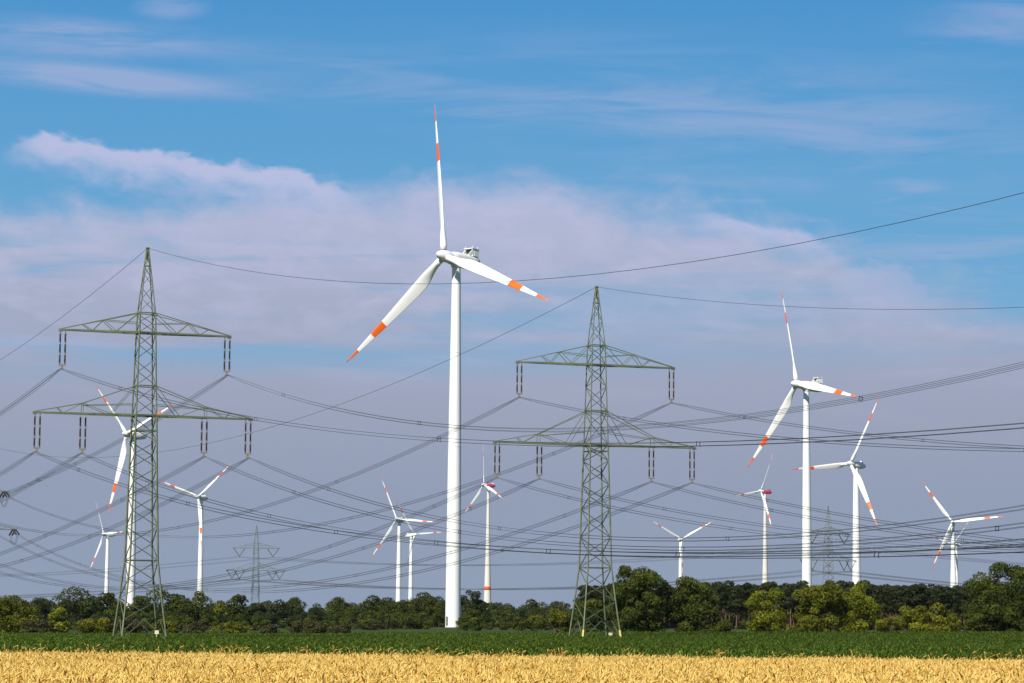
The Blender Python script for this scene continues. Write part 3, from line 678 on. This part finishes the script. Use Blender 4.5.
# ------------------------------------------------------------------ trees
GREENS = {
 'dark': [(.024, .034, .005), (.042, .058, .008), (.068, .086, .010), (.105, .122, .014)],
 'olive': [(.046, .052, .004), (.088, .097, .007), (.135, .142, .010), (.19, .19, .018)],
 'yellow': [(.06, .074, .004), (.11, .13, .007), (.165, .18, .010), (.225, .235, .02)],
 'blue': [(.016, .028, .009), (.025, .041, .012), (.038, .055, .015), (.055, .073, .02)],
 'pine': [(.014, .022, .008), (.023, .033, .010), (.034, .045, .012), (.048, .060, .017)],
 'brown': [(.040, .035, .014), (.060, .050, .018), (.055, .065, .018), (.085, .075, .028)],
}
LM = {k: leafmat('leaves_' + k, c, .55, .22) for k, c in GREENS.items()}
def crown_mesh(name, seed, W, H, zb, nblob, nleaf, ls, colr, shape='round', flat=.75):
    """leaf-sized faces spread on and in many clumps that fill an uneven crown; H is the tree height, zb the crown's lower edge"""
    r_ = np.random.default_rng(seed); ch = H - zb; cen = []; rad = []
    tries = 0
    while len(cen) < nblob and tries < 9000:
        tries += 1
        p = r_.uniform(-1, 1, 3)
        if shape == 'round': ok = (p[0] ** 2 + p[1] ** 2) / (1.0 - .35 * max(0, p[2]) ** 2) ** 2 + (p[2]) ** 2 <= 1
        elif shape == 'dome': q = (p[2] + 1) / 2; ok = math.hypot(p[0], p[1]) <= (1 - q ** 4.6) ** .5 * (.90 + .10 * math.sin(math.pi * q))
        elif shape == 'spread': q = (p[2] + 1) / 2; ok = math.hypot(p[0], p[1]) <= (.55 + .45 * math.sin(math.pi * min(1, q * 1.15)))*(1 - max(0, q - .55) * .9)
        else: q = (p[2] + 1) / 2; ok = q < .88 and math.hypot(p[0], p[1]) <= (1 - q) ** .5 * .9 + .25   # pine
        if not ok: continue
        cen.append((p[0] * W / 2 * .86, p[1] * W / 2 * .86, zb + (p[2] + 1) / 2 * ch * .93 + .03 * ch)); rad.append(r_.uniform(.55, 1.15))
    cen = np.array(cen); rad = np.array(rad) * (W * ch * W / max(1, nblob)) ** (1 / 3) * .62
    # the odd shoot standing out of the outline
    k = max(2, nblob // 7) if ls < .26 else 0; j = r_.integers(0, len(cen), k); ext = cen[j].copy(); ax = np.array([0, 0, zb + ch * .45]); ext = ax + (ext - ax) * r_.uniform(1.04, 1.2, (k, 1)); ext[:, 2] = np.minimum(ext[:, 2], H * .97); ext[:, 2] = np.maximum(ext[:, 2], zb + .2)
    cen = np.vstack([cen, ext]); rad = np.concatenate([rad, rad.mean() * r_.uniform(.35, .6, k)]) if k else rad
    wgt = rad ** 2; wgt /= wgt.sum(); bi = r_.choice(len(cen), nleaf, p=wgt)
    d = r_.normal(size=(nleaf, 3)); d /= np.linalg.norm(d, axis=1)[:, None]; d[:, 2] = np.abs(d[:, 2]) * np.where(r_.random(nleaf) < .72, 1, -1)
    rr = r_.uniform(.55, 1.06, nleaf) ** .7; P = cen[bi] + d * (rad[bi] * rr)[:, None] * np.array([1, 1, flat]); P[:, 2] = np.maximum(P[:, 2], .15)
    nrm = d + r_.normal(scale=.65, size=(nleaf, 3)); nrm /= np.linalg.norm(nrm, axis=1)[:, None]
    tt = r_.normal(size=(nleaf, 3)); tt -= nrm * (tt * nrm).sum(1)[:, None]; tt /= np.linalg.norm(tt, axis=1)[:, None]; bt = np.cross(nrm, tt)
    sz = (ls * r_.uniform(.6, 1.35, nleaf))[:, None]
    V = np.stack([P - tt * sz, P - bt * sz * .55, P + tt * sz, P + bt * sz * .55], 1).reshape(-1, 3).astype(np.float32)
    tb = np.clip(r_.normal(.5, .22, len(cen)), 0, 1); tn = np.repeat(np.clip(tb[bi] + r_.normal(0, .14, nleaf), 0, 1), 4).astype(np.float32)
    me = bpy.data.meshes.new(name); me.vertices.add(4 * nleaf); me.vertices.foreach_set('co', V.ravel()); me.loops.add(4 * nleaf); me.loops.foreach_set('vertex_index', np.arange(4 * nleaf, dtype=np.int32))
    me.polygons.add(nleaf); me.polygons.foreach_set('loop_start', np.arange(0, 4 * nleaf, 4, dtype=np.int32)); me.polygons.foreach_set('loop_total', np.full(nleaf, 4, dtype=np.int32))
    me.update(calc_edges=True); a = me.attributes.new('tint', 'FLOAT', 'POINT'); a.data.foreach_set('value', tn); me.materials.append(LM[colr]); me.validate()
    return me, cen
def trunk_mesh(seed, H, zb, cen, r0, mt, stems=1, nlimb=9):
    rnd = random.Random(seed); t = MB()
    for s_ in range(stems):
        bx = 0 if stems == 1 else rnd.uniform(-1, 1) * .5; by = 0 if stems == 1 else rnd.uniform(-1, 1) * .5
        tx = bx * (1 if stems == 1 else 5) + rnd.uniform(-.3, .3); ty = by * (1 if stems == 1 else 4)
        P = [Vector((bx + (tx - bx) * q + rnd.uniform(-.1, .1) * q, by + (ty - by) * q, -.4 + (H * .86 + .4) * q)) for q in (0, .12, .3, .5, .7, .88, 1)]
        rr = [r0 * k / (stems ** .5) for k in (1.35, 1.0, .85, .66, .45, .24, .08)]; t.tube(P, rr, 8)
        for i in range(nlimb // stems):
            c = Vector(cen[rnd.randrange(len(cen))]); q = max(.25, min(.85, (c.z / H) - rnd.uniform(.12, .25))); a = Vector((bx + (tx - bx) * q, by + (ty - by) * q, H * .86 * q))
            mid = a.lerp(c, .5) + Vector((0, 0, -.1 * (c - a).length)); t.tube([a, mid, c], [r0 * .36, r0 * .22, r0 * .06], 6)
    me_o = t.build('trunk', mt); me = me_o.data; bpy.data.objects.remove(me_o); return me
def tree(name, x, y, rz, crown, trunk, label, cat, group=None, sc=(1, 1, 1), dz=0):
    root = empty(name, (x, y, gz(y, x) + dz), rz); root.scale = sc; tag(root, label, cat, group)
    for nm, me in (('trunk', trunk), ('crown', crown)):
        o = bpy.data.objects.new(nm, me); COL.objects.link(o); o.parent = root
    return root
def unique_tree(name, px, Y, W, H, zb, shape, colr, label, cat, seed, nblob=46, nleaf=9000, ls=.22, stems=1, r0=.28, group='trees and bushes along the field edge', rz=0.0):
    c, cen = crown_mesh('crown', seed, W, H, zb, nblob, nleaf, ls, colr, shape)
    t = trunk_mesh(seed, H, zb, cen, r0, M['bark'], stems)
    return tree(name, (px - 512) / 2844.4 * Y, Y, rz, c, t, label, cat, group)
m480 = 480 / 2844.4
# right hand side, along the far edge of the maize (distance about 500 m)
unique_tree('broadleaf_tree', 641, 505, 11.8, 13.2, .4, 'dome', 'dark', 'large dark green rounded tree right beside the right big pylon', 'tree', 111, 90, 26000, .2, r0=.4)
unique_tree('broadleaf_tree', 691, 508, 10.6, 11.0, .3, 'dome', 'dark', 'dark green spreading tree standing against the rounded tree on its right', 'tree', 112, 70, 19000, .2, r0=.35)
unique_tree('broadleaf_tree', 596, 515, 7.0, 7.0, .2, 'dome', 'dark', 'dark small tree seen through the foot of the right big pylon', 'tree', 13, 26, 6000, .2)
unique_tree('bush', 561, 512, 4.6, 4.6, .1, 'dome', 'olive', 'olive bush just left of the foot of the right big pylon', 'bush', 14, 18, 3600, .18, stems=3)
unique_tree('bush', 769, 500, 9.0, 7.9, .05, 'dome', 'yellow', 'yellow-green bushy tree standing alone in front of the pine wood', 'bush', 115, 40, 9500, .18, stems=3)
unique_tree('broadleaf_tree', 821, 500, 9.4, 10.5, .1, 'dome', 'olive', 'olive green tree with visible limbs below the second largest turbine', 'tree', 116, 48, 12500, .19, stems=3, r0=.3)
unique_tree('broadleaf_tree', 861, 502, 8.6, 8.9, .1, 'dome', 'yellow', 'yellow-green leaning tree against the right of the olive tree', 'tree', 117, 42, 10500, .18, stems=3)
unique_tree('bush', 890, 498, 5.4, 3.0, .05, 'dome', 'olive', 'low dark bush in the gap between the yellow-green trees', 'bush', 18, 14, 2600, .17, stems=3)
unique_tree('bush', 913, 500, 6.6, 5.6, .1, 'dome', 'yellow', 'low yellow-green bush with pointed top right of the gap', 'bush', 19, 20, 4800, .18, stems=3)
unique_tree('bush', 942, 502, 7.2, 5.1, .1, 'dome', 'olive', 'low olive bush touching the big tree at the right edge', 'bush', 20, 22, 5200, .18, stems=3)
unique_tree('broadleaf_tree', 1006, 500, 16.5, 12.7, .1, 'dome', 'dark', 'large dark green tree at the right edge of the picture', 'tree', 131, 110, 30000, .2, r0=.4, stems=2)
unique_tree('broadleaf_tree', 1060, 508, 11, 12.0, .3, 'dome', 'dark', 'dark tree mostly beyond the right edge of the picture', 'tree', 22, 46, 9000, .22)
unique_tree('bush', 981, 497, 6.0, 4.4, .05, 'dome', 'dark', 'dark bush under the left side of the big tree at the right edge', 'bush', 25, 20, 4800, .18, stems=3)
unique_tree('bush', 1012, 496, 6.0, 3.6, .05, 'dome', 'dark', 'low dark bush in the right corner under the big edge tree', 'bush', 26, 20, 4800, .18, stems=3)
unique_tree('bush', 722, 503, 4.0, 2.6, .05, 'dome', 'dark', 'small dark bush at the right foot of the spreading dark tree', 'bush', 23, 12, 2000, .17, stems=2)
unique_tree('bush', 797, 497, 3.4, 2.0, .05, 'dome', 'olive', 'tiny bush between the lone yellow-green bush and the olive tree', 'bush', 24, 10, 1600, .16, stems=2)
# left hand side
unique_tree('broadleaf_tree', 12, 500, 9.5, 6.6, .2, 'dome', 'olive', 'olive green tree at the left edge of the picture', 'tree', 31, 30, 7500, .2, stems=2)
unique_tree('bush', 64, 498, 5.2, 4.8, .1, 'spread', 'yellow', 'yellow-green bush left of the left pylon in front of the dark dome-shaped trees', 'bush', 32, 18, 4200, .18, stems=3)
unique_tree('bush', 41, 492, 5.4, 2.7, .05, 'dome', 'brown', 'low brownish bush between the edge tree and the yellow-green bush', 'bush', 33, 16, 3000, .17, stems=3)
unique_tree('bush', 90, 490, 4.6, 3.1, .05, 'dome', 'olive', 'low olive bush left of the left pylon foot', 'bush', 34, 14, 2800, .17, stems=3)
unique_tree('bush', 112, 494, 4.4, 2.8, .05, 'spread', 'olive', 'low bush with shoots directly behind the left legs of the left pylon', 'bush', 35, 14, 2600, .17, stems=3)
unique_tree('bush', 139, 492, 5.4, 3.6, .05, 'dome', 'brown', 'brownish bush seen between the legs of the left pylon', 'bush', 36, 18, 3400, .17, stems=3)
unique_tree('bush', 171, 494, 5.0, 3.2, .05, 'dome', 'olive', 'olive bush just right of the left pylon foot', 'bush', 37, 16, 3000, .17, stems=3)
unique_tree('bush', 201, 492, 5.6, 2.7, .05, 'dome', 'brown', 'low brown bush below the distant turbine right of the left pylon', 'bush', 38, 16, 3000, .17, stems=3)
unique_tree('bush', 236, 493, 6.6, 2.1, .05, 'dome', 'olive', 'long low olive bush below the left faint pylon', 'bush', 39, 18, 3000, .16, stems=3)
unique_tree('bush', 276, 480, 4.6, 2.2, .05, 'dome', 'brown', 'smaller low brown bush at the left end of the brown scrub', 'bush', 40, 14, 2600, .16, stems=3)
unique_tree('bush', 311, 478, 5.8, 3.0, .05, 'spread', 'brown', 'highest brown bush of the scrub right of the left faint pylon', 'bush', 41, 18, 3400, .17, stems=3)
unique_tree('bush', 341, 478, 5.2, 2.1, .05, 'dome', 'brown', 'low brown bush at the right end of the brown scrub', 'bush', 42, 14, 2600, .16, stems=3)
unique_tree('bush', 371, 640, 4.2, 3.2, .05, 'dome', 'dark', 'round dark bush alone right of the brown scrub', 'bush', 43, 14, 2600, .2, stems=2)
unique_tree('bush', 413, 660, 7.4, 3.4, .05, 'dome', 'dark', 'wide dark bush left of the largest turbine foot', 'bush', 44, 20, 3600, .2, stems=2)
unique_tree('bush', 473, 690, 7.4, 4.6, .05, 'dome', 'dark', 'dark round bush just right of the largest turbine foot', 'bush', 45, 18, 3600, .22, stems=2)
unique_tree('bush', 505, 690, 5.8, 3.8, .05, 'dome', 'dark', 'dark bush midway between the largest turbine and the right big pylon', 'bush', 46, 16, 3000, .22, stems=2)
unique_tree('bush', 536, 680, 5.0, 3.2, .05, 'dome', 'olive', 'greenish bush behind the maize left of the right big pylon', 'bush', 47, 14, 2400, .22, stems=2)
# far dome-shaped trees behind the left side
spec = [(28, 800, 10, 8.2, 'dark', 'dark tree above the olive tree at the left edge'), (50, 820, 8, 9.6, 'blue', 'bluish tree left of the dome-shaped pair'), (76, 790, 12, 10.8, 'dark', 'tallest dark dome-shaped tree left of the left pylon'),
        (94, 800, 8, 9.0, 'blue', 'dark tree leaning on the tallest dome-shaped tree'), (111, 800, 8.5, 9.2, 'dark', 'small dark dome under the leftmost small turbine'), (142, 800, 8, 9.0, 'dark', 'dark tree behind the left pylon legs'),
        (165, 800, 11, 10.6, 'dark', 'broad dark tree on the right behind the left pylon'), (184, 810, 8, 9.6, 'dark', 'greener tree between two dark ones right of the left pylon'), (200, 795, 9.5, 10.0, 'dark', 'dark dome tree at the foot of the turbine right of the left pylon'),
        (222, 830, 7, 6.8, 'olive', 'low pale tree left of the left faint pylon'), (240, 810, 7.5, 8.7, 'dark', 'small dark round tree at the foot of the left faint pylon'), (258, 820, 7, 6.6, 'blue', 'low dark tree in front of the left faint pylon')]
for i, (px, Y, W, H, colr, lb) in enumerate(spec):
    unique_tree('broadleaf_tree', px, Y, W, H, .3, 'dome', colr, lb, 'tree', 60 + i, 26, 3600, .3, r0=.3, group='trees behind the fields on the left')
# repeated background trees: a few crown shapes, each copied as individual things
kinds = []
for i, (W, H, sh, colr) in enumerate([(9, 10, 'dome', 'dark'), (8, 9, 'dome', 'blue'), (10, 9.5, 'spread', 'dark'), (8.5, 10, 'dome', 'dark'), (9.5, 8.5, 'round', 'blue'), (9, 9, 'spread', 'blue')]):
    c, cen = crown_mesh('crown', 200 + i, W, H, .3, 24, 3400, .3, colr, sh); t = trunk_mesh(200 + i, H, .3, cen, .28, M['bark']); kinds.append((c, t))
LB = 'dark rounded broadleaf tree in the low wood line behind the fields'
rnd = random.Random(4)
def wood(x0, x1, step, Y, spread, h0, h1, label, group, kset, name='broadleaf_tree', cat='tree', hf=None):
    x = x0
    while x < x1:
        if name == 'bush' and 436 < x < 466 and Y < 718: x = 466
        y = Y + rnd.uniform(-spread, spread); c, t = rnd.choice(kset); k = rnd.uniform(h0, h1) * (hf(x) if hf else 1)
        tree(name, (x - 512) / 2844.4 * y, y, rnd.uniform(0, 6.28), c, t, label, cat, group, (k * rnd.uniform(.9, 1.2), k * rnd.uniform(.9, 1.2), k))
        x += step * rnd.uniform(.7, 1.3)
G1 = 'broadleaf trees of the low wood line'
wood(-30, 265, 17, 860, 14, .60, .85, LB, G1, kinds)
wood(-30, 270, 10, 900, 20, .62, .9, LB, G1, kinds)
wood(-30, 480, 14, 780, 20, .35, .5, LB, G1, kinds)
wood(268, 400, 15, 850, 16, .78, .98, LB, G1, kinds)
wood(262, 470, 12, 930, 25, .85, 1.15, LB, G1, kinds, hf=lambda x: .82 if x < 390 else 1.0)
wood(395, 480, 14, 800, 15, .55, .95, LB, G1, kinds)
wood(470, 600, 13, 900, 20, .55, .8, LB, G1, kinds)
LB2 = 'bluish tree of the hazy farthest wood right of the largest turbine'
wood(380, 640, 9, 1250, 50, 1.25, 1.5, LB2, 'trees of the farthest wood', kinds)
c, cen = crown_mesh('crown', 301, 9.5, 12.6, 3.0, 26, 4200, .3, 'pine', 'spread'); t = trunk_mesh(301, 12.6, 3, cen, .3, M['pinebark'])
tree('pine_tree', (474 - 512) / 2844.4 * 840, 840, 0, c, t, 'spreading pine taller than its neighbours at the foot of the red-banded turbine', 'tree', 'trees behind the fields on the left', (1, 1, .97))
# pine wood on the right
pk = []
for i in range(6):
    H = 12.5; c, cen = crown_mesh('crown', 400 + i, 4.8, H, 6.0 if i < 4 else 5.0, 17, 2500, .27, 'pine', 'pine', .6); t = trunk_mesh(400 + i, H, 6, cen, .2, M['pinebark'], 1, 6); pk.append((c, t))
for row in range(6):
    wood(588 if row > 1 else 690, 1090, 12.5 if row < 3 else 11, 745 + row * 14, 6, .98, 1.04, 'tall pine with bare reddish trunk in the dense wood on the right', 'pines of the wood on the right', pk, 'pine_tree', hf=lambda x: 1.0 + .0001 * (x - 700))
u_kinds = []
for i in range(3):
    c, cen = crown_mesh('crown', 500 + i, 4.5, 2.4, .05, 10, 1300, .2, ('dark', 'dark', 'brown')[i], 'dome'); t = trunk_mesh(500 + i, 2.4, .1, cen, .08, M['bark'], 2, 4); u_kinds.append((c, t))
wood(640, 1100, 7.5, 850, 8, .62, .86, 'dark broadleaf tree filling the back of the pine wood', 'broadleaf trees behind the pines', kinds)
wood(645, 1100, 8, 785, 18, .26, .38, 'dark young tree growing under the tall pines', 'young trees under the pines', kinds)
wood(690, 1080, 22, 738, 5, .6, 1.1, 'low undergrowth bush at the foot of the pine wood', 'undergrowth of the pine wood', u_kinds, 'bush', 'bush')
wood(-20, 560, 13, 640, 40, .5, 1.0, 'low bush in the meadow between the maize and the wood line', 'meadow bushes', u_kinds, 'bush', 'bush')
